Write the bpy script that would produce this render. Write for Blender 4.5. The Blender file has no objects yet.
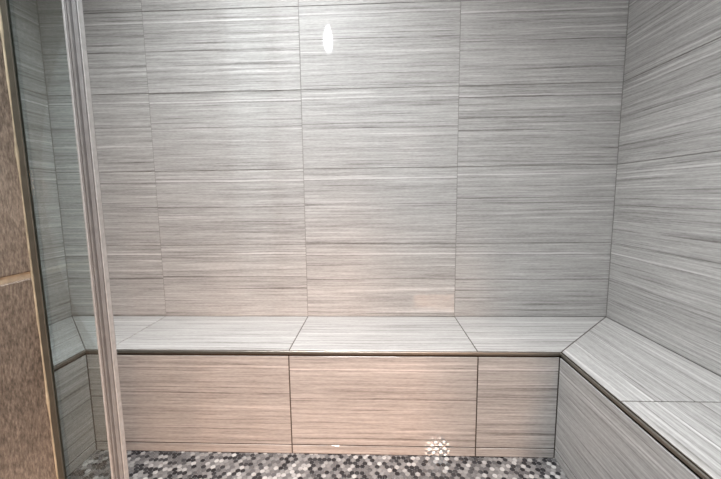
import bpy, bmesh, math, random
from mathutils import Vector, Matrix

random.seed(7)
sc = bpy.context.scene
COL = sc.collection

# ------------------------------------------------------------------ camera
F_PX, YAW, PITCH, ROLL = 357.83, -0.0410, -0.1207, 0.0122
CAM = Vector((0.0192, -1.4468, 0.8611))
cyw, syw = math.cos(YAW), math.sin(YAW)
cp, sp = math.cos(PITCH), math.sin(PITCH)
cr, sr = math.cos(ROLL), math.sin(ROLL)
Xr, Yr, Zr = Vector((cyw, -syw, 0)), Vector((syw, cyw, 0)), Vector((0, 0, 1))
FWD = cp * Yr + sp * Zr
UQ = -sp * Yr + cp * Zr
RIGHT = cr * Xr - sr * UQ
UP = sr * Xr + cr * UQ
cam_d = bpy.data.cameras.new('camera')
cam_d.sensor_width = 36.0
cam_d.lens = F_PX / 721 * 36.0
cam_d.clip_start = 0.01
cam = bpy.data.objects.new('camera', cam_d)
COL.objects.link(cam)
cam.matrix_world = Matrix(((RIGHT.x, UP.x, -FWD.x, CAM.x), (RIGHT.y, UP.y, -FWD.y, CAM.y),
                           (RIGHT.z, UP.z, -FWD.z, CAM.z), (0, 0, 0, 1)))
sc.camera = cam

# ------------------------------------------------------------------ world, lights, exposure
w = bpy.data.worlds.new('world')
sc.world = w
w.use_nodes = True
w.node_tree.nodes['Background'].inputs[0].default_value = (0.8, 0.85, 0.9, 1)
w.node_tree.nodes['Background'].inputs[1].default_value = 0.3
sc.view_settings.view_transform = 'Standard'
sc.view_settings.look = 'None'
sc.view_settings.gamma = 1.0
sc.view_settings.use_curve_mapping = False
sc.view_settings.exposure = 0.17
sc.cycles.max_bounces = 10
sc.cycles.diffuse_bounces = 5
sc.cycles.sample_clamp_indirect = 6.0
sc.cycles.caustics_reflective = False
sc.cycles.caustics_refractive = False


def area(name, loc, aim, sx, sy, power, color, spread=180):
    l = bpy.data.lights.new(name, 'AREA')
    l.shape = 'RECTANGLE'
    l.size, l.size_y, l.energy, l.color = sx, sy, power, color
    l.spread = math.radians(spread)
    o = bpy.data.objects.new(name, l)
    COL.objects.link(o)
    o.location = loc
    o.rotation_euler = (Vector(aim) - Vector(loc)).to_track_quat('-Z', 'Y').to_euler()
    return o


# unseen fill lights added: cool over the bench, broad just outside the opening
area('shower_fill_light', (-0.42, -0.60, 2.425), (-0.42, -0.60, 0), 0.16, 0.16, 14, (0.98, 0.99, 1.0), 104)
area('opening_fill_light', (-0.12, -1.30, 2.43), (-0.12, -1.30, 0), 0.7, 0.4, 30, (0.985, 0.985, 1.0), 130)
# added warm fill, no such lamp known, throwing light down through the opening
area('warm_fill_main', (0.92, -4.0, 1.50), (0.0, -0.34, -0.30), 0.60, 0.24, 4.0, (1.0, 0.58, 0.37), 33)
# second warm fill added for the left riser, hidden behind the entry wall
area('warm_fill_side', (2.1, -4.0, 1.0), (-0.55, -0.34, -0.10), 0.70, 0.30, 5.5, (1.0, 0.58, 0.40), 36)
# added wash brightening the far door so its reflection shows
area('far_wall_fill', (0.5, -4.1, 2.42), (0.5, -4.2, 0), 0.8, 0.3, 30, (1.0, 0.87, 0.82), 100)


def dotted_spot():
    """An added weak spot whose light breaks into small staggered dots, low on the riser."""
    l = bpy.data.lights.new('dotted_light', 'SPOT')  # invented source standing in for glints thrown by the mosaic
    l.energy, l.spot_size, l.spot_blend, l.shadow_soft_size = 420.0, math.radians(2.9), 0.9, 0.001
    l.color = (1.0, 0.93, 0.85)
    l.use_nodes = True
    nt = l.node_tree
    em = nt.nodes['Emission']
    tc = nt.nodes.new('ShaderNodeTexCoord')
    sx = nt.nodes.new('ShaderNodeSeparateXYZ')
    nt.links.new(tc.outputs['Normal'], sx.inputs[0])
    cx = nt.nodes.new('ShaderNodeCombineXYZ')
    for k in (0, 1):
        d = nt.nodes.new('ShaderNodeMath')
        d.operation = 'DIVIDE'
        nt.links.new(sx.outputs[k], d.inputs[0])
        nt.links.new(sx.outputs[2], d.inputs[1])
        nt.links.new(d.outputs[0], cx.inputs[k])
    mp = nt.nodes.new('ShaderNodeMapping')
    mp.inputs['Rotation'].default_value = (0, 0, math.radians(40))
    nt.links.new(cx.outputs[0], mp.inputs[0])
    vo = nt.nodes.new('ShaderNodeTexVoronoi')
    vo.voronoi_dimensions = '2D'
    vo.inputs['Scale'].default_value = 108
    vo.inputs['Randomness'].default_value = 0.15
    nt.links.new(mp.outputs[0], vo.inputs['Vector'])
    mr = nt.nodes.new('ShaderNodeMapRange')
    mr.inputs[1].default_value, mr.inputs[2].default_value = 0.27, 0.22
    mr.inputs[4].default_value = 1.7
    nt.links.new(vo.outputs['Distance'], mr.inputs[0])
    nt.links.new(mr.outputs[0], em.inputs['Strength'])
    o = bpy.data.objects.new('dotted_light', l)
    COL.objects.link(o)
    o.location = (0.40, -2.2, 0.36)
    o.rotation_euler = (Vector((0.220, -0.34, 0.026)) - o.location).to_track_quat('-Z', 'Y').to_euler()


dotted_spot()

# ------------------------------------------------------------------ dimensions (metres)
T, TH = 0.611, 0.3046           # tile pitch
WL, WR = -1.2932, 0.9566        # side walls
RL, RR = -0.9474, 0.6006        # inner faces of the side benches
D, H = 0.3441, 0.3619           # bench depth and seat height
G1, G2 = -0.2655, 0.3455        # column joints
ZL = 0.0331                     # low joint on the risers
YI, YO = -0.9425, -1.12           # inner and outer face of the front wall
JL, JR_ = -0.485, 0.645          # left and right reveal of the shower opening
CEIL = 2.44
YB = -4.6                       # far wall of the bathroom
BXL, BXR = -1.7, 2.8


# ------------------------------------------------------------------ materials
def new_mat(name):
    m = bpy.data.materials.new(name)
    m.use_nodes = True
    nt = m.node_tree
    return m, nt, nt.nodes['Principled BSDF']


def N(nt, typ, **kw):
    n = nt.nodes.new(typ)
    for k, v in kw.items():
        setattr(n, k, v)
    return n


def math_n(nt, op, a, b=None, c=None):
    n = N(nt, 'ShaderNodeMath', operation=op)
    for i, v in enumerate((a, b, c)):
        if v is None:
            continue
        if isinstance(v, (int, float)):
            n.inputs[i].default_value = v
        else:
            nt.links.new(v, n.inputs[i])
    return n.outputs[0]


def ramp(nt, fac, stops):
    r = N(nt, 'ShaderNodeValToRGB')
    e = r.color_ramp.elements
    while len(e) < len(stops):
        e.new(0.5)
    for el, (p, c) in zip(e, stops):
        el.position = p
        el.color = (*c, 1) if len(c) == 3 else c
    nt.links.new(fac, r.inputs[0])
    return r.outputs[0]


def vein_tile():
    """Honed vein-cut porcelain: thin grey lines along the length of each tile (uv in metres)."""
    m, nt, b = new_mat('vein_porcelain')
    uv = N(nt, 'ShaderNodeUVMap', uv_map='uv')
    at = N(nt, 'ShaderNodeAttribute', attribute_name='seed')
    sep = N(nt, 'ShaderNodeSeparateXYZ')
    nt.links.new(uv.outputs[0], sep.inputs[0])
    u, v = sep.outputs[0], sep.outputs[1]
    seed = at.outputs['Fac']

    def noise(su, sv, off, detail=2.0, rough=0.5, dist=0.0, kseed=31.0):
        cx = N(nt, 'ShaderNodeCombineXYZ')
        nt.links.new(math_n(nt, 'MULTIPLY_ADD', u, su, off), cx.inputs[0])
        nt.links.new(math_n(nt, 'MULTIPLY', vv, sv), cx.inputs[1])
        nt.links.new(math_n(nt, 'MULTIPLY_ADD', seed, kseed, off * 1.7), cx.inputs[2])
        n = N(nt, 'ShaderNodeTexNoise')
        n.inputs['Scale'].default_value = 1.0
        n.inputs['Detail'].default_value = detail
        n.inputs['Roughness'].default_value = rough
        n.inputs['Distortion'].default_value = dist
        nt.links.new(cx.outputs[0], n.inputs['Vector'])
        return n.outputs['Fac']
    # slight waviness of the lines
    vv = v
    wave = noise(5.0, 14.0, 3.3, 2.0)
    vv = math_n(nt, 'ADD', v, math_n(nt, 'MULTIPLY', math_n(nt, 'SUBTRACT', wave, 0.5), 0.005))
    broad = noise(0.5, 22.0, 11.0, 2.0)
    mid = noise(1.6, 120.0, 5.0, 3.0, 0.65)
    fine = noise(7.0, 280.0, 8.0, 3.0, 0.7)
    grain = noise(70.0, 330.0, 2.0, 1.0)
    s = math_n(nt, 'MULTIPLY', broad, 0.14)
    s = math_n(nt, 'MULTIPLY_ADD', mid, 0.36, s)
    s = math_n(nt, 'MULTIPLY_ADD', fine, 0.48, s)
    s = math_n(nt, 'MULTIPLY_ADD', grain, 0.16, s)       # about 0.54 on average
    # stronger single lines: dark and white, broken along the tile
    line = noise(1.3, 105.0, 21.0, 1.0)
    brk = noise(5.0, 60.0, 14.0, 2.0)
    dark = N(nt, 'ShaderNodeMapRange')
    nt.links.new(line, dark.inputs[0])
    dark.inputs[1].default_value, dark.inputs[2].default_value = 0.38, 0.31
    dk = math_n(nt, 'MULTIPLY', dark.outputs[0], brk)
    lite = N(nt, 'ShaderNodeMapRange')
    nt.links.new(line, lite.inputs[0])
    lite.inputs[1].default_value, lite.inputs[2].default_value = 0.62, 0.69
    lt = math_n(nt, 'MULTIPLY', lite.outputs[0], brk)
    # the print's own white streak near the tile's top edge
    dv = math_n(nt, 'ABSOLUTE', math_n(nt, 'SUBTRACT', vv, math_n(nt, 'MULTIPLY_ADD', seed, 0.014, 0.262)))
    st = N(nt, 'ShaderNodeMapRange')
    nt.links.new(dv, st.inputs[0])
    st.inputs[1].default_value, st.inputs[2].default_value = 0.0034, 0.0012
    stv = math_n(nt, 'MULTIPLY', st.outputs[0], math_n(nt, 'MULTIPLY_ADD', brk, 0.7, 0.35))
    dv2 = math_n(nt, 'ABSOLUTE', math_n(nt, 'SUBTRACT', vv, math_n(nt, 'MULTIPLY_ADD', seed, 0.03, 0.155)))
    st2 = N(nt, 'ShaderNodeMapRange')
    nt.links.new(dv2, st2.inputs[0])
    st2.inputs[1].default_value, st2.inputs[2].default_value = 0.0032, 0.0010
    s = math_n(nt, 'MULTIPLY_ADD', math_n(nt, 'MULTIPLY', st2.outputs[0], brk), -0.26, s)
    dv3 = math_n(nt, 'ABSOLUTE', math_n(nt, 'SUBTRACT', vv, math_n(nt, 'MULTIPLY_ADD', seed, 0.014, 0.2565)))
    st3 = N(nt, 'ShaderNodeMapRange')
    nt.links.new(dv3, st3.inputs[0])
    st3.inputs[1].default_value, st3.inputs[2].default_value = 0.0030, 0.0010
    s = math_n(nt, 'MULTIPLY_ADD', math_n(nt, 'MULTIPLY', st3.outputs[0], brk), -0.16, s)
    s = math_n(nt, 'MULTIPLY_ADD', dk, -0.22, s)
    s = math_n(nt, 'MULTIPLY_ADD', lt, 0.18, s)
    s = math_n(nt, 'MULTIPLY_ADD', stv, 0.20, s)
    c = ramp(nt, s, [(0.335, (0.145, 0.139, 0.130)), (0.475, (0.29, 0.286, 0.277)),
                     (0.59, (0.395, 0.392, 0.382)), (0.78, (0.61, 0.607, 0.595))])
    nt.links.new(c, b.inputs['Base Color'])
    rr = N(nt, 'ShaderNodeMapRange')
    nt.links.new(mid, rr.inputs[0])
    rr.inputs[3].default_value, rr.inputs[4].default_value = 0.50, 0.62
    nt.links.new(rr.outputs[0], b.inputs['Roughness'])
    b.inputs['IOR'].default_value = 1.5
    b.inputs['Specular IOR Level'].default_value = 0.42
    b.inputs['Coat Weight'].default_value = 0.55
    b.inputs['Coat Roughness'].default_value = 0.035
    bp = N(nt, 'ShaderNodeBump')
    bp.inputs['Strength'].default_value = 0.10
    bp.inputs['Distance'].default_value = 0.0006
    nt.links.new(s, bp.inputs['Height'])
    nt.links.new(bp.outputs[0], b.inputs['Normal'])
    return m


def plain(name, color, rough=0.6, metal=0.0, noise=0.12, scale=60.0, bump=0.0):
    m, nt, b = new_mat(name)
    tc = N(nt, 'ShaderNodeTexCoord')
    n = N(nt, 'ShaderNodeTexNoise')
    n.inputs['Scale'].default_value = scale
    n.inputs['Detail'].default_value = 4
    nt.links.new(tc.outputs['Object'], n.inputs['Vector'])
    lo = tuple(max(0, c * (1 - noise)) for c in color)
    hi = tuple(min(1, c * (1 + noise)) for c in color)
    nt.links.new(ramp(nt, n.outputs['Fac'], [(0.3, lo), (0.7, hi)]), b.inputs['Base Color'])
    b.inputs['Roughness'].default_value = rough
    b.inputs['Metallic'].default_value = metal
    if bump:
        bp = N(nt, 'ShaderNodeBump')
        bp.inputs['Strength'].default_value = bump
        bp.inputs['Distance'].default_value = 0.002
        nt.links.new(n.outputs['Fac'], bp.inputs['Height'])
        nt.links.new(bp.outputs[0], b.inputs['Normal'])
    return m


def brown_stone():
    m, nt, b = new_mat('brown_stone_tile')
    tc = N(nt, 'ShaderNodeTexCoord')
    mp = N(nt, 'ShaderNodeMapping')
    mp.inputs['Rotation'].default_value = (0.6, 0, 0)
    mp.inputs['Scale'].default_value = (1, 3.0, 1)
    nt.links.new(tc.outputs['Object'], mp.inputs[0])
    a = N(nt, 'ShaderNodeTexNoise')
    a.inputs['Scale'].default_value = 110
    a.inputs['Detail'].default_value = 6
    a.inputs['Roughness'].default_value = 0.7
    nt.links.new(mp.outputs[0], a.inputs['Vector'])
    c = N(nt, 'ShaderNodeTexNoise')
    c.inputs['Scale'].default_value = 5
    nt.links.new(tc.outputs['Object'], c.inputs['Vector'])
    s = math_n(nt, 'ADD', math_n(nt, 'MULTIPLY', a.outputs['Fac'], 0.75), math_n(nt, 'MULTIPLY', c.outputs['Fac'], 0.25))
    col = ramp(nt, s, [(0.36, (0.07, 0.058, 0.046)), (0.50, (0.19, 0.162, 0.132)), (0.66, (0.37, 0.325, 0.27))])
    nt.links.new(col, b.inputs['Base Color'])
    b.inputs['Roughness'].default_value = 0.5
    bp = N(nt, 'ShaderNodeBump')
    bp.inputs['Strength'].default_value = 0.25
    bp.inputs['Distance'].default_value = 0.001
    nt.links.new(s, bp.inputs['Height'])
    nt.links.new(bp.outputs[0], b.inputs['Normal'])
    return m


def mosaic():
    m, nt, b = new_mat('pebble_grey_mosaic')
    g = N(nt, 'ShaderNodeNewGeometry')
    tc = N(nt, 'ShaderNodeTexCoord')
    n = N(nt, 'ShaderNodeTexNoise')
    n.inputs['Scale'].default_value = 90
    n.inputs['Detail'].default_value = 3
    nt.links.new(tc.outputs['Object'], n.inputs['Vector'])
    f = math_n(nt, 'MULTIPLY_ADD', math_n(nt, 'SUBTRACT', n.outputs['Fac'], 0.5), 0.25, g.outputs['Random Per Island'])
    col = ramp(nt, f, [(0.0, (0.010, 0.010, 0.013)), (0.24, (0.03, 0.03, 0.033)), (0.36, (0.085, 0.083, 0.085)),
                       (0.62, (0.15, 0.146, 0.146)), (0.84, (0.23, 0.227, 0.223)), (1.0, (0.42, 0.415, 0.405))])
    nt.links.new(col, b.inputs['Base Color'])
    b.inputs['Roughness'].default_value = 0.22
    return m


def glass(name, tint, refl=1.0):
    """Thin pane: tinted straight-through light and Fresnel reflection."""
    m = bpy.data.materials.new(name)
    m.use_nodes = True
    nt = m.node_tree
    nt.nodes.clear()
    out = N(nt, 'ShaderNodeOutputMaterial')
    tr = N(nt, 'ShaderNodeBsdfTransparent')
    tr.inputs[0].default_value = (*tint, 1)
    gl = N(nt, 'ShaderNodeBsdfGlossy')
    gl.inputs['Roughness'].default_value = 0.03
    fr = N(nt, 'ShaderNodeFresnel')
    fr.inputs[0].default_value = 1.45
    mx = N(nt, 'ShaderNodeMixShader')
    nt.links.new(math_n(nt, 'MULTIPLY', fr.outputs[0], refl), mx.inputs[0])
    nt.links.new(tr.outputs[0], mx.inputs[1])
    nt.links.new(gl.outputs[0], mx.inputs[2])
    nt.links.new(mx.outputs[0], out.inputs[0])
    return m


def emit(name, color, strength):
    m, nt, b = new_mat(name)
    b.inputs['Emission Color'].default_value = (*color, 1)
    b.inputs['Emission Strength'].default_value = strength
    b.inputs['Base Color'].default_value = (0.8, 0.8, 0.8, 1)
    return m


M = {
    'vein': vein_tile(),
    'grout': plain('grey_grout', (0.27, 0.262, 0.25), 0.9),
    'dark_grout': plain('dark_brown_grout', (0.055, 0.043, 0.032), 0.9),
    'brown': brown_stone(),
    'tan_grout': plain('tan_grout', (0.52, 0.46, 0.35), 0.9, 0, 0.2, 90, 0.3),
    'caulk': plain('tan_caulk', (0.40, 0.37, 0.27), 0.7, 0, 0.3, 40, 0.2),
    'mosaic': mosaic(),
    'floor_grout': plain('mosaic_grout', (0.15, 0.146, 0.142), 0.95),
    'trim': plain('satin_nickel_trim', (0.27, 0.258, 0.23), 0.42, 1.0, 0.06),
    'channel': plain('dark_bronze_channel', (0.075, 0.074, 0.06), 0.55, 0.2, 0.15),
    'alu': plain('brushed_aluminium', (0.29, 0.305, 0.315), 0.35, 0.35, 0.10),
    'glass': glass('green_tinted_glass', (0.93, 0.985, 0.988), 0.45),
    'jar': glass('clear_jar_glass', (0.96, 0.97, 0.97), 1.0),
    'paint': plain('white_ceiling_paint', (0.80, 0.81, 0.82), 0.8, 0, 0.03),
    'wall_paint': plain('warm_white_wall_paint', (0.42, 0.38, 0.36), 0.7, 0, 0.03),
    'door': plain('white_door_paint', (0.80, 0.74, 0.70), 0.4, 0, 0.03),
    'white_metal': plain('white_enamel', (0.75, 0.75, 0.75), 0.4, 0, 0.04),
    'bulb': emit('lit_bulb', (0.95, 0.97, 1.0), 300.0),
    'lens': emit('fill_light_lens', (0.95, 0.98, 1.0), 4.0),  # glowing lens of the added light over the bench
}


M['seal'] = glass('clear_vinyl_seal', (0.80, 0.82, 0.81), 1.0)
M['lip'] = plain('milky_vinyl', (0.44, 0.47, 0.48), 0.25, 0, 0.12, 120)


# ------------------------------------------------------------------ mesh helpers
def link(name, me, mats, parent=None):
    for mt in mats:
        me.materials.append(mt)
    o = bpy.data.objects.new(name, me)
    COL.objects.link(o)
    if parent:
        o.parent = parent
        o.matrix_parent_inverse = Matrix.Identity(4)
        o.location = -Vector(parent.location)
    return o


def tag(o, label, cat=None, group=None, kind=None):
    o['label'] = label
    if cat:
        o['category'] = cat
    if group:
        o['group'] = group
    if kind:
        o['kind'] = kind
    return o


def thing(name, label, cat, loc=(0, 0, 0), group=None):
    o = bpy.data.objects.new(name, None)
    COL.objects.link(o)
    o.location = loc
    o.empty_display_size = 0.1
    return tag(o, label, cat, group)


class Build:
    """Collects tiles, boxes and lathed shapes into one mesh."""

    def __init__(self):
        self.bm = bmesh.new()
        self.uv = self.bm.loops.layers.uv.new('uv')
        self.seed = self.bm.faces.layers.float.new('seed')

    def face(self, pts, mi=0, uvs=None, seed=0.0, smooth=False):
        f = self.bm.faces.new([self.bm.verts.new(p) for p in pts])
        f.material_index = mi
        f[self.seed] = seed
        f.smooth = smooth
        if uvs:
            for l, q in zip(f.loops, uvs):
                l[self.uv].uv = q
        return f

    def box(self, lo, hi, mi=0, bevel=0.0):
        x0, y0, z0 = lo
        x1, y1, z1 = hi
        v = [self.bm.verts.new(p) for p in ((x0, y0, z0), (x1, y0, z0), (x1, y1, z0), (x0, y1, z0),
                                            (x0, y0, z1), (x1, y0, z1), (x1, y1, z1), (x0, y1, z1))]
        fs = [self.bm.faces.new([v[i] for i in q]) for q in ((0, 3, 2, 1), (4, 5, 6, 7), (0, 1, 5, 4),
                                                            (1, 2, 6, 5), (2, 3, 7, 6), (3, 0, 4, 7))]
        for f in fs:
            f.material_index = mi
        if bevel:
            es = list({e for f in fs for e in f.edges})
            r = bmesh.ops.bevel(self.bm, geom=es, offset=bevel, segments=2, profile=0.6, affect='EDGES')
            for f in r['faces']:
                f.material_index = mi

    def tile(self, O, U, V, poly, t=0.004, gap=0.0022, cham=0.0007, mi=0, along='u', seed=None, inset=True):
        """One tile: polygon in (u, v) metres on the plane O + uU + vV, raised by t along U x V."""
        O, U, V = Vector(O), Vector(U), Vector(V)
        Nn = U.cross(V)
        if seed is None:
            seed = random.random()
        n = len(poly)

        def shrink(d):
            lines = []
            for i in range(n):
                a, b = Vector(poly[i]), Vector(poly[(i + 1) % n])
                e = (b - a).normalized()
                nn = Vector((-e.y, e.x))
                lines.append((a + nn * d, e))
            out = []
            for i in range(n):
                (p, e), (q, g) = lines[i - 1], lines[i]
                den = e.x * g.y - e.y * g.x
                w_ = q - p
                k = (w_.x * g.y - w_.y * g.x) / den
                out.append(p + e * k)
            return out
        b0 = shrink(gap / 2)
        b1 = shrink(gap / 2 + cham)
        umin = min(p[0] for p in poly)
        vmin = min(p[1] for p in poly)
        umax = max(p[0] for p in poly)

        def uvp(p):
            return (p.x - umin, p.y - vmin) if along == 'u' else (p.y - vmin, umax - p.x)
        P = lambda p, h: O + U * p.x + V * p.y + Nn * h
        vs = [[self.bm.verts.new(P(p, h)) for p in ring] for ring, h in ((b0, 0), (b0, t - cham), (b1, t))]
        rings = (b0, b0, b1)
        for r in range(2):
            for i in range(n):
                j = (i + 1) % n
                f = self.bm.faces.new((vs[r][i], vs[r][j], vs[r + 1][j], vs[r + 1][i]))
                f.material_index = mi
                f[self.seed] = seed
                for l, q in zip(f.loops, (rings[r][i], rings[r][j], rings[r + 1][j], rings[r + 1][i])):
                    l[self.uv].uv = uvp(q)
        f = self.bm.faces.new(vs[2])
        f.material_index = mi
        f[self.seed] = seed
        for l, q in zip(f.loops, b1):
            l[self.uv].uv = uvp(q)

    def grid(self, O, U, V, us, vs, **kw):
        for i in range(len(us) - 1):
            for j in range(len(vs) - 1):
                self.tile(O, U, V, [(us[i], vs[j]), (us[i + 1], vs[j]), (us[i + 1], vs[j + 1]), (us[i], vs[j + 1])], **kw)

    def lathe(self, c, prof, seg=24, mi=0, smooth=True):
        c = Vector(c)
        rings = []
        for r, z in prof:
            rings.append([self.bm.verts.new(c + Vector((r * math.cos(2 * math.pi * k / seg), r * math.sin(2 * math.pi * k / seg), z)))
                          for k in range(seg)])
        for a, b in zip(rings, rings[1:]):
            for k in range(seg):
                f = self.bm.faces.new((a[k], a[(k + 1) % seg], b[(k + 1) % seg], b[k]))
                f.material_index = mi
                f.smooth = smooth
        for ring, flip in ((rings[0], True), (rings[-1], False)):
            f = self.bm.faces.new(ring[::-1] if flip else ring)
            f.material_index = mi

    def torus(self, c, R, r, mi=0, seg=28, rs=8):
        c = Vector(c)
        rings = []
        for k in range(seg):
            a = 2 * math.pi * k / seg
            rings.append([self.bm.verts.new(c + Vector(((R + r * math.cos(b)) * math.cos(a), (R + r * math.cos(b)) * math.sin(a), r * math.sin(b))))
                          for b in (2 * math.pi * q / rs for q in range(rs))])
        for k in range(seg):
            A, B = rings[k], rings[(k + 1) % seg]
            for q in range(rs):
                f = self.bm.faces.new((A[q], B[q], B[(q + 1) % rs], A[(q + 1) % rs]))
                f.material_index = mi
                f.smooth = True

    def extrude_z(self, outline, z0, z1, mi=0):
        a = [self.bm.verts.new((x, y, z0)) for x, y in outline]
        b = [self.bm.verts.new((x, y, z1)) for x, y in outline]
        n = len(a)
        for i in range(n):
            j = (i + 1) % n
            self.bm.faces.new((a[i], a[j], b[j], b[i])).material_index = mi
        self.bm.faces.new(a[::-1]).material_index = mi
        self.bm.faces.new(b).material_index = mi

    def done(self, name, mats, parent=None, recalc=False):
        if recalc:
            bmesh.ops.recalc_face_normals(self.bm, faces=self.bm.faces[:])
        me = bpy.data.meshes.new(name)
        self.bm.to_mesh(me)
        self.bm.free()
        return link(name, me, mats, parent)


def steps(a, b, joints):
    return [a] + [j for j in sorted(joints) if a + 0.004 < j < b - 0.004] + [b]


TT = 0.004                       # tile proud of the grout bed
GB = 0.0022                      # grout surface above the bed
rows = [H + TH * k for k in range(0, 8)]
rz = steps(H, CEIL, rows)

# ------------------------------------------------------------------ structure: shower
# back wall (tile faces lie on y = 0)
b = Build()
b.box((WL - 0.1, TT - GB, -0.05), (WR + 0.1, 0.12, CEIL), 1)
b.grid((0, TT, 0), (1, 0, 0), (0, 0, 1), steps(WL, WR, [G1 - 2 * T, G1 - T, G1, G2]), rz)
tag(b.done('wall_back', [M['vein'], M['grout']]), 'back shower wall of large grey vein-patterned tiles above the bench', 'wall', kind='structure')

# right wall
b = Build()
b.box((WR + TT - GB, YO, -0.05), (WR + 0.12, 0.0, CEIL), 1)
b.grid((WR + TT, 0, 0), (0, -1, 0), (0, 0, 1), steps(0.0, -YI, [T]), rz)
tag(b.done('wall_right', [M['vein'], M['grout']]), 'right shower wall of large grey vein-patterned tiles', 'wall', kind='structure')

# left wall
b = Build()
b.box((WL - 0.12, YO, -0.05), (WL - TT + GB, 0.0, CEIL), 1)
b.grid((WL - TT, 0, 0), (0, 1, 0), (0, 0, 1), steps(YI, 0.0, [-T]), rz)
tag(b.done('wall_left', [M['vein'], M['grout']]), 'left shower wall of grey vein tiles seen through the glass', 'wall', kind='structure')


def front_wall(name, x0, x1, side, label):
    b = Build()
    g = TT - GB
    b.box((x0 + (g if side > 0 else 0), YO + g, -0.05), (x1 - (g if side < 0 else 0), YI - g, CEIL), 2)
    # inner face, grey vein tile, facing +y
    b.grid((0, YI - TT, 0), (-1, 0, 0), (0, 0, 1), steps(-x1, -x0, [0.3]), rz, mi=0)
    bz = steps(0.0, CEIL, [0.142, 0.7525, 1.363, 1.974])
    if side < 0:    # reveal facing +x
        b.grid((x1 - TT, 0, 0), (0, 1, 0), (0, 0, 1), [YO, YI], bz, mi=1, gap=0.009, cham=0.002)
    else:
        b.grid((x0 + TT, 0, 0), (0, -1, 0), (0, 0, 1), [-YI, -YO], bz, mi=1, gap=0.009, cham=0.002)
    b.grid((0, YO + TT, 0), (1, 0, 0), (0, 0, 1), steps(x0, x1, [-1.05]), bz, mi=1, gap=0.009, cham=0.002)
    tag(b.done(name, [M['vein'], M['brown'], M['tan_grout']]), label, 'wall', kind='structure')


front_wall('wall_front', WL, JL, -1, 'brown stone tiled wall end with tan grout beside the glass')
front_wall('wall_entry', JR_, WR, 1, 'brown stone tiled wall end on the right side of the shower opening')

# shower floor: hexagonal mosaic
b = Build()
b.box((WL, YO, -0.05), (WR, 0.0, -0.0016), 1)
px = 0.0158
py = px * math.sqrt(3) / 2
rw = 0
y = -D + 0.004
while y > YI + 0.012:
    x = RL + 0.004 + (px / 2 if rw % 2 else 0)
    while x < RR + 0.006:
        R = px / math.sqrt(3) * random.uniform(0.86, 0.93)
        ring0, ring1, ring2 = [], [], []
        a0 = random.uniform(-0.06, 0.06)
        dz = random.uniform(-0.0003, 0.0003)
        for k in range(12):
            a = math.pi / 6 * k + a0
            rr_ = R * (0.985 if k % 2 else 0.93)
            ring0.append(b.bm.verts.new((x + rr_ * math.sin(a), y + rr_ * math.cos(a), -0.0026)))
            ring1.append(b.bm.verts.new((x + rr_ * 0.97 * math.sin(a), y + rr_ * 0.97 * math.cos(a), -0.0006 + dz)))
            ring2.append(b.bm.verts.new((x + rr_ * 0.82 * math.sin(a), y + rr_ * 0.82 * math.cos(a), 0.0002 + dz)))
        for A, B in ((ring0, ring1), (ring1, ring2)):
            for k in range(12):
                f = b.bm.faces.new((A[k], B[k], B[(k + 1) % 12], A[(k + 1) % 12]))
                f.smooth = True
        b.bm.faces.new(ring2[::-1])
        x += px
    y -= py
    rw += 1
tag(b.done('floor', [M['mosaic'], M['floor_grout']]), 'shower floor of small grey hexagonal mosaic tiles', 'floor', kind='structure')

# ceiling over shower and bathroom
b = Build()
b.box((BXL - 0.1, YB - 0.1, CEIL), (BXR + 0.1, 0.12, CEIL + 0.1), 0)
tag(b.done('ceiling', [M['paint']]), 'plain white ceiling over the shower and bathroom', 'ceiling', kind='structure')

# curb across the opening
b = Build()
b.box((JL, YO, -0.05), (JR_, YI, 0.096), 1)
b.grid((0, 0, 0.096), (1, 0, 0), (0, 1, 0), steps(JL, JR_, [0.08]), [YO, YI], mi=0)
tag(b.done('curb', [M['vein'], M['grout']]), 'low tiled curb across the shower opening', 'curb', kind='structure')

# bathroom behind the camera
b = Build()
b.box((BXL, YB, -0.05), (BXR, YO, -0.004), 1)
b.grid((0, 0, -0.004), (1, 0, 0), (0, 1, 0), steps(BXL, BXR, [-1.1 + 0.61 * k for k in range(8)]),
       steps(YB, YO, [YO - 0.61 * k for k in range(1, 7)]), mi=0, gap=0.009)
tag(b.done('floor_bathroom', [M['brown'], M['tan_grout']]), 'brown stone tiled bathroom floor outside the shower', 'floor', kind='structure')
for nm, lo, hi, lb in (
        ('wall_bathroom_far', (BXL - 0.1, YB - 0.1, -0.05), (BXR + 0.1, YB, CEIL), 'warm white far wall of the bathroom'),
        ('wall_bathroom_left', (BXL - 0.1, YB, -0.05), (BXL, YO, CEIL), 'warm white left wall of the bathroom'),
        ('wall_bathroom_right', (BXR, YB, -0.05), (BXR + 0.1, YO, CEIL), 'warm white right wall of the bathroom'),
        ('wall_return_left', (BXL, YO, -0.05), (WL - 0.12, YO + 0.1, CEIL), 'warm white wall left of the shower enclosure'),
        ('wall_return_right', (WR + 0.12, YO, -0.05), (BXR, YO + 0.1, CEIL), 'warm white wall right of the shower enclosure')):
    b = Build()
    b.box(lo, hi, 0)
    tag(b.done(nm, [M['wall_paint']]), lb, 'wall', kind='structure')

# ------------------------------------------------------------------ the built-in bench
bench = thing('shower_bench', 'built-in U-shaped shower bench clad in grey vein tiles along three walls', 'bench', (0, 0, 0))
SZ = H - 0.004
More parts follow.
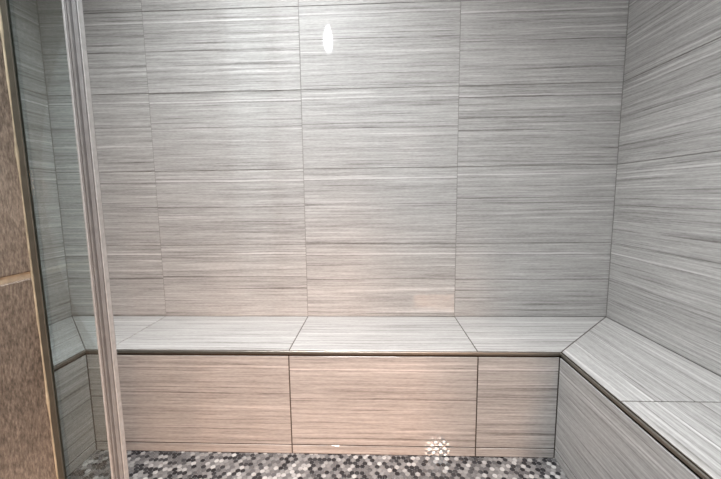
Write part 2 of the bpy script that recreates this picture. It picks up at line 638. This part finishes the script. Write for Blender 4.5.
# seat surfaces: three mitred sections
tr = 0.0085                       # trim width at the front edge
b = Build()
b.box((WL + 0.001, -D + tr, H - 0.022), (WR - 0.001, -0.001, H - 0.004 + GB), 1)
jm = [WL, G1 - T, G1, G2, WR]
O, U, V = (0, 0, H - 0.004), (1, 0, 0), (0, 1, 0)
E = -D + tr
xl = RL - tr + 0.0
xr = RR + tr
b.tile(O, U, V, [(xl, E), (G1 - T, E), (G1 - T, 0), (WL, 0)], seed=0.21, gap=0.003)
b.tile(O, U, V, [(G1 - T, E), (G1, E), (G1, 0), (G1 - T, 0)], seed=0.47, gap=0.003)
b.tile(O, U, V, [(G1, E), (G2, E), (G2, 0), (G1, 0)], seed=0.83, gap=0.003)
b.tile(O, U, V, [(G2, E), (xr, E), (WR, 0), (G2, 0)], seed=0.12, gap=0.003)
b.done('seat', [M['vein'], M['dark_grout']], bench)
b = Build()
b.bm.faces.ensure_lookup_table()
b.box((xr, YI + 0.001, H - 0.022), (WR - 0.001, -D + tr, H - 0.004 + GB), 1)
b.tile(O, U, V, [(xr, -T), (WR, -T), (WR, 0), (xr, E)], along='v', seed=0.61, gap=0.0035)
b.tile(O, U, V, [(xr, YI), (WR, YI), (WR, -T), (xr, -T)], along='v', seed=0.35, gap=0.0035)
b.done('seat', [M['vein'], M['dark_grout']], bench)
b = Build()
b.box((WL + 0.001, YI + 0.001, H - 0.022), (xl, -D + tr, H - 0.004 + GB), 1)
b.tile(O, U, V, [(WL, -T), (xl, -T), (xl, E), (WL, 0)], along='v', seed=0.55, gap=0.003)
b.tile(O, U, V, [(WL, YI), (xl, YI), (xl, -T), (WL, -T)], along='v', seed=0.95, gap=0.003)
b.done('seat', [M['vein'], M['dark_grout']], bench)

# risers
ZT = H - 0.0150
b = Build()
b.box((RL - 0.02, -D + TT - GB, -0.02), (RR + 0.02, -D + 0.03, H - 0.022), 1)
b.grid((0, -D + TT, 0), (1, 0, 0), (0, 0, 1), steps(RL, RR, [G1 - T, G1, G2]), [0.0, ZL, ZT], gap=0.0038)
b.done('riser', [M['vein'], M['dark_grout']], bench)
b = Build()
b.box((RR + TT - GB, YI + 0.001, -0.02), (RR + 0.03, -D + 0.02, H - 0.022), 1)
b.grid((RR + TT, 0, 0), (0, -1, 0), (0, 0, 1), steps(D, -YI, []), [0.0, ZL, ZT], gap=0.0038)
b.done('riser', [M['vein'], M['dark_grout']], bench)
b = Build()
b.box((RL - 0.03, YI + 0.001, -0.02), (RL - TT + GB, -D + 0.02, H - 0.022), 1)
b.grid((RL - TT, 0, 0), (0, 1, 0), (0, 0, 1), steps(YI, -D, []), [0.0, ZL, ZT], gap=0.0038)
b.done('riser', [M['vein'], M['dark_grout']], bench)


# metal edge trims: a quarter-round lip with a thin lower leg
def trim_profile():
    pts = [(tr - 0.0045, H - 0.0010)]
    r = 0.0033
    for k in range(7):
        a = math.pi / 2 * k / 6
        pts.append((r - 0.001 - r * math.sin(a), H + 0.0003 - r + r * math.cos(a)))
    pts += [(-0.001, H - 0.0080), (0.005, H - 0.0080), (0.005, H - 0.012), (tr, H - 0.012), (tr, H - 0.007), (tr - 0.0045, H - 0.007)]
    return pts


def sweep(name, A, Bp, outA, outB, inward):
    """Profile swept from A to Bp along the bench edge; profile x goes inward from the edge; mitred ends."""
    b = Build()
    pr = trim_profile()
    ra = [b.bm.verts.new(Vector((A[0] + inward[0] * p + outA[0] * p, A[1] + inward[1] * p + outA[1] * p, z))) for p, z in pr]
    rb = [b.bm.verts.new(Vector((Bp[0] + inward[0] * p + outB[0] * p, Bp[1] + inward[1] * p + outB[1] * p, z))) for p, z in pr]
    n = len(pr)
    for i in range(n):
        j = (i + 1) % n
        f = b.bm.faces.new((ra[i], rb[i], rb[j], ra[j]))
    b.bm.faces.new(ra)
    b.bm.faces.new(rb[::-1])
    return tag(b.done(name, [M['trim']], bench, recalc=True), 'thin satin metal edge trim')


sweep('edge_trim', (RL, -D), (RR, -D), (-1, 0), (1, 0), (0, 1))
sweep('edge_trim', (RR, -D), (RR, YI + 0.001), (0, 1), (0, 0), (1, 0))
sweep('edge_trim', (RL, -D), (RL, YI + 0.001), (0, 1), (0, 0), (-1, 0))

# ------------------------------------------------------------------ glass panel at the opening
YG = -0.950
PL, PR = -0.3965, -0.3735          # edge profile
gp = thing('glass_panel', 'narrow green-tinted fixed glass panel with metal edge profile beside brown tiled wall', 'glass panel', (-0.42, YG, 0.098))
Z0, Z1 = 0.098, 2.05
b = Build()
b.box((-0.4785, YG + 0.0025, Z0 + 0.004), (PL + 0.004, YG + 0.0062, Z1 - 0.004), 0, 0.001)
b.done('pane', [M['glass']], gp)
b = Build()
b.extrude_z([(JL + 0.001, YG), (-0.4755, YG), (-0.4750, YG + 0.0005), (-0.4750, YG + 0.002), (-0.4790, YG + 0.002),
             (-0.4790, YG + 0.0065), (-0.4770, YG + 0.0065), (-0.4770, YG + 0.0075), (JL + 0.001, YG + 0.0075)], Z0, Z1)
tag(b.done('wall_channel', [M['channel']], gp, recalc=True), 'dark metal channel against the brown tiles')
# caulk bead: uneven strip along the reveal corner
b = Build()
prev = None
nz = 120
for k in range(nz + 1):
    z = Z0 + (Z1 - Z0) * k / nz
    a = 0.0017 + 0.0008 * math.sin(k * 0.9) * random.random() + (0.0012 if random.random() < 0.1 else 0)
    ring = [b.bm.verts.new(p) for p in ((JL + 0.0005, YG + 0.0005, z), (JL + 0.0005, YG - a * 1.3, z),
                                        (JL + a * 0.62, YG - a * 0.75, z), (JL + a, YG + 0.0005, z))]
    if prev:
        for i in range(4):
            j = (i + 1) % 4
            b.bm.faces.new((prev[i], prev[j], ring[j], ring[i])).smooth = True
    else:
        b.bm.faces.new(ring[::-1])
    prev = ring
b.bm.faces.new(prev)
tag(b.done('caulk_bead', [M['caulk']], gp, recalc=True), 'uneven tan caulk line')
# edge profile: fluted aluminium extrusion
b = Build()
front = []
W_ = PR - PL
prof = [(0.24, 0.000), (0.27, -0.004), (0.36, -0.004), (0.39, 0.003), (0.46, 0.003), (0.48, -0.006), (0.60, -0.006), (0.62, -0.001),
        (0.68, -0.001), (0.70, -0.004), (0.90, -0.003), (0.92, 0.001)]
outline = [(PL + W_ * q, YG + y) for q, y in prof] + [(PL + W_ * 0.88, YG + 0.010), (PL + W_ * 0.24, YG + 0.011)]
b.extrude_z(outline, Z0, Z1)
tag(b.done('edge_profile', [M['alu']], gp, recalc=True), 'fluted grey aluminium edge profile')
# clear fin at the glass side and white lips on both edges
b = Build()
b.box((PL + W_ * 0.05, YG + 0.0005, Z0), (PL + W_ * 0.17, YG + 0.0025, Z1), 0)
tag(b.done('seal_strip', [M['seal']], gp), 'clear vinyl seal strip')
for q0, q1, y0 in ((0.0, 0.06, -0.001), (0.17, 0.235, -0.004), (0.935, 1.0, -0.002)):
    b = Build()
    b.box((PL + W_ * q0, YG + y0, Z0), (PL + W_ * q1, YG + 0.006, Z1), 0, 0.0004)
    tag(b.done('seal_lip', [M['lip']], gp), 'milky white seal lip')

# ------------------------------------------------------------------ lamps and door behind the camera (seen in the tiles), added fill light
LX, LY = -0.395, -2.0
lamp = thing('ceiling_light', 'glass jar ceiling light mirrored in the glossy back wall tiles', 'light', (LX, LY, CEIL))
b = Build()
b.lathe((LX, LY, CEIL), [(0.068, -0.001), (0.068, -0.012), (0.050, -0.030), (0.046, -0.055)][::-1])
b.done('base', [M['white_metal']], lamp, recalc=True)
b = Build()
b.lathe((LX, LY, CEIL), [(0.006, -0.285), (0.024, -0.280), (0.040, -0.262), (0.050, -0.230), (0.053, -0.17), (0.053, -0.09), (0.047, -0.056)])
b.done('glass_jar', [M['jar']], lamp, recalc=True)
b = Build()
b.lathe((LX, LY, CEIL), [(0.004, -0.255), (0.016, -0.250), (0.029, -0.225), (0.034, -0.19), (0.033, -0.13), (0.016, -0.085), (0.014, -0.056)])
tag(b.done('bulb', [M['bulb']], lamp, recalc=True), 'lit white bulb')

dl = thing('fill_downlight', 'added unseen round fill light in the ceiling above the bench', 'light', (-0.42, -0.60, CEIL))  # unseen fixture, added to go with the fill over the seats
b = Build()
b.torus((-0.42, -0.60, CEIL - 0.003), 0.085, 0.006)
b.done('bezel', [M['white_metal']], dl, recalc=True)
b = Build()
b.lathe((-0.42, -0.60, CEIL), [(0.08, -0.004), (0.08, -0.001)])
b.done('lens', [M['lens']], dl, recalc=True)

door = thing('door_1', 'pale bathroom door on the far wall, faintly mirrored in the tiles', 'door', (0.55, YB, 0))
door['kind'] = 'structure'
b = Build()
b.box((0.27, YB + 0.001, 0.0), (0.80, YB + 0.04, 1.86), 0, 0.003)
for z0, z1 in ((0.15, 0.85), (0.98, 1.72)):
    b.box((0.35, YB + 0.036, z0), (0.72, YB + 0.046, z1), 0, 0.004)
b.done('door_leaf', [M['door']], door)
b = Build()
b.box((0.20, YB + 0.001, 0.0), (0.268, YB + 0.05, 1.93), 0, 0.004)
b.box((0.802, YB + 0.001, 0.0), (0.87, YB + 0.05, 1.93), 0, 0.004)
b.box((0.268, YB + 0.001, 1.862), (0.802, YB + 0.05, 1.93), 0, 0.004)
b.done('door_frame', [M['wall_paint']], door)
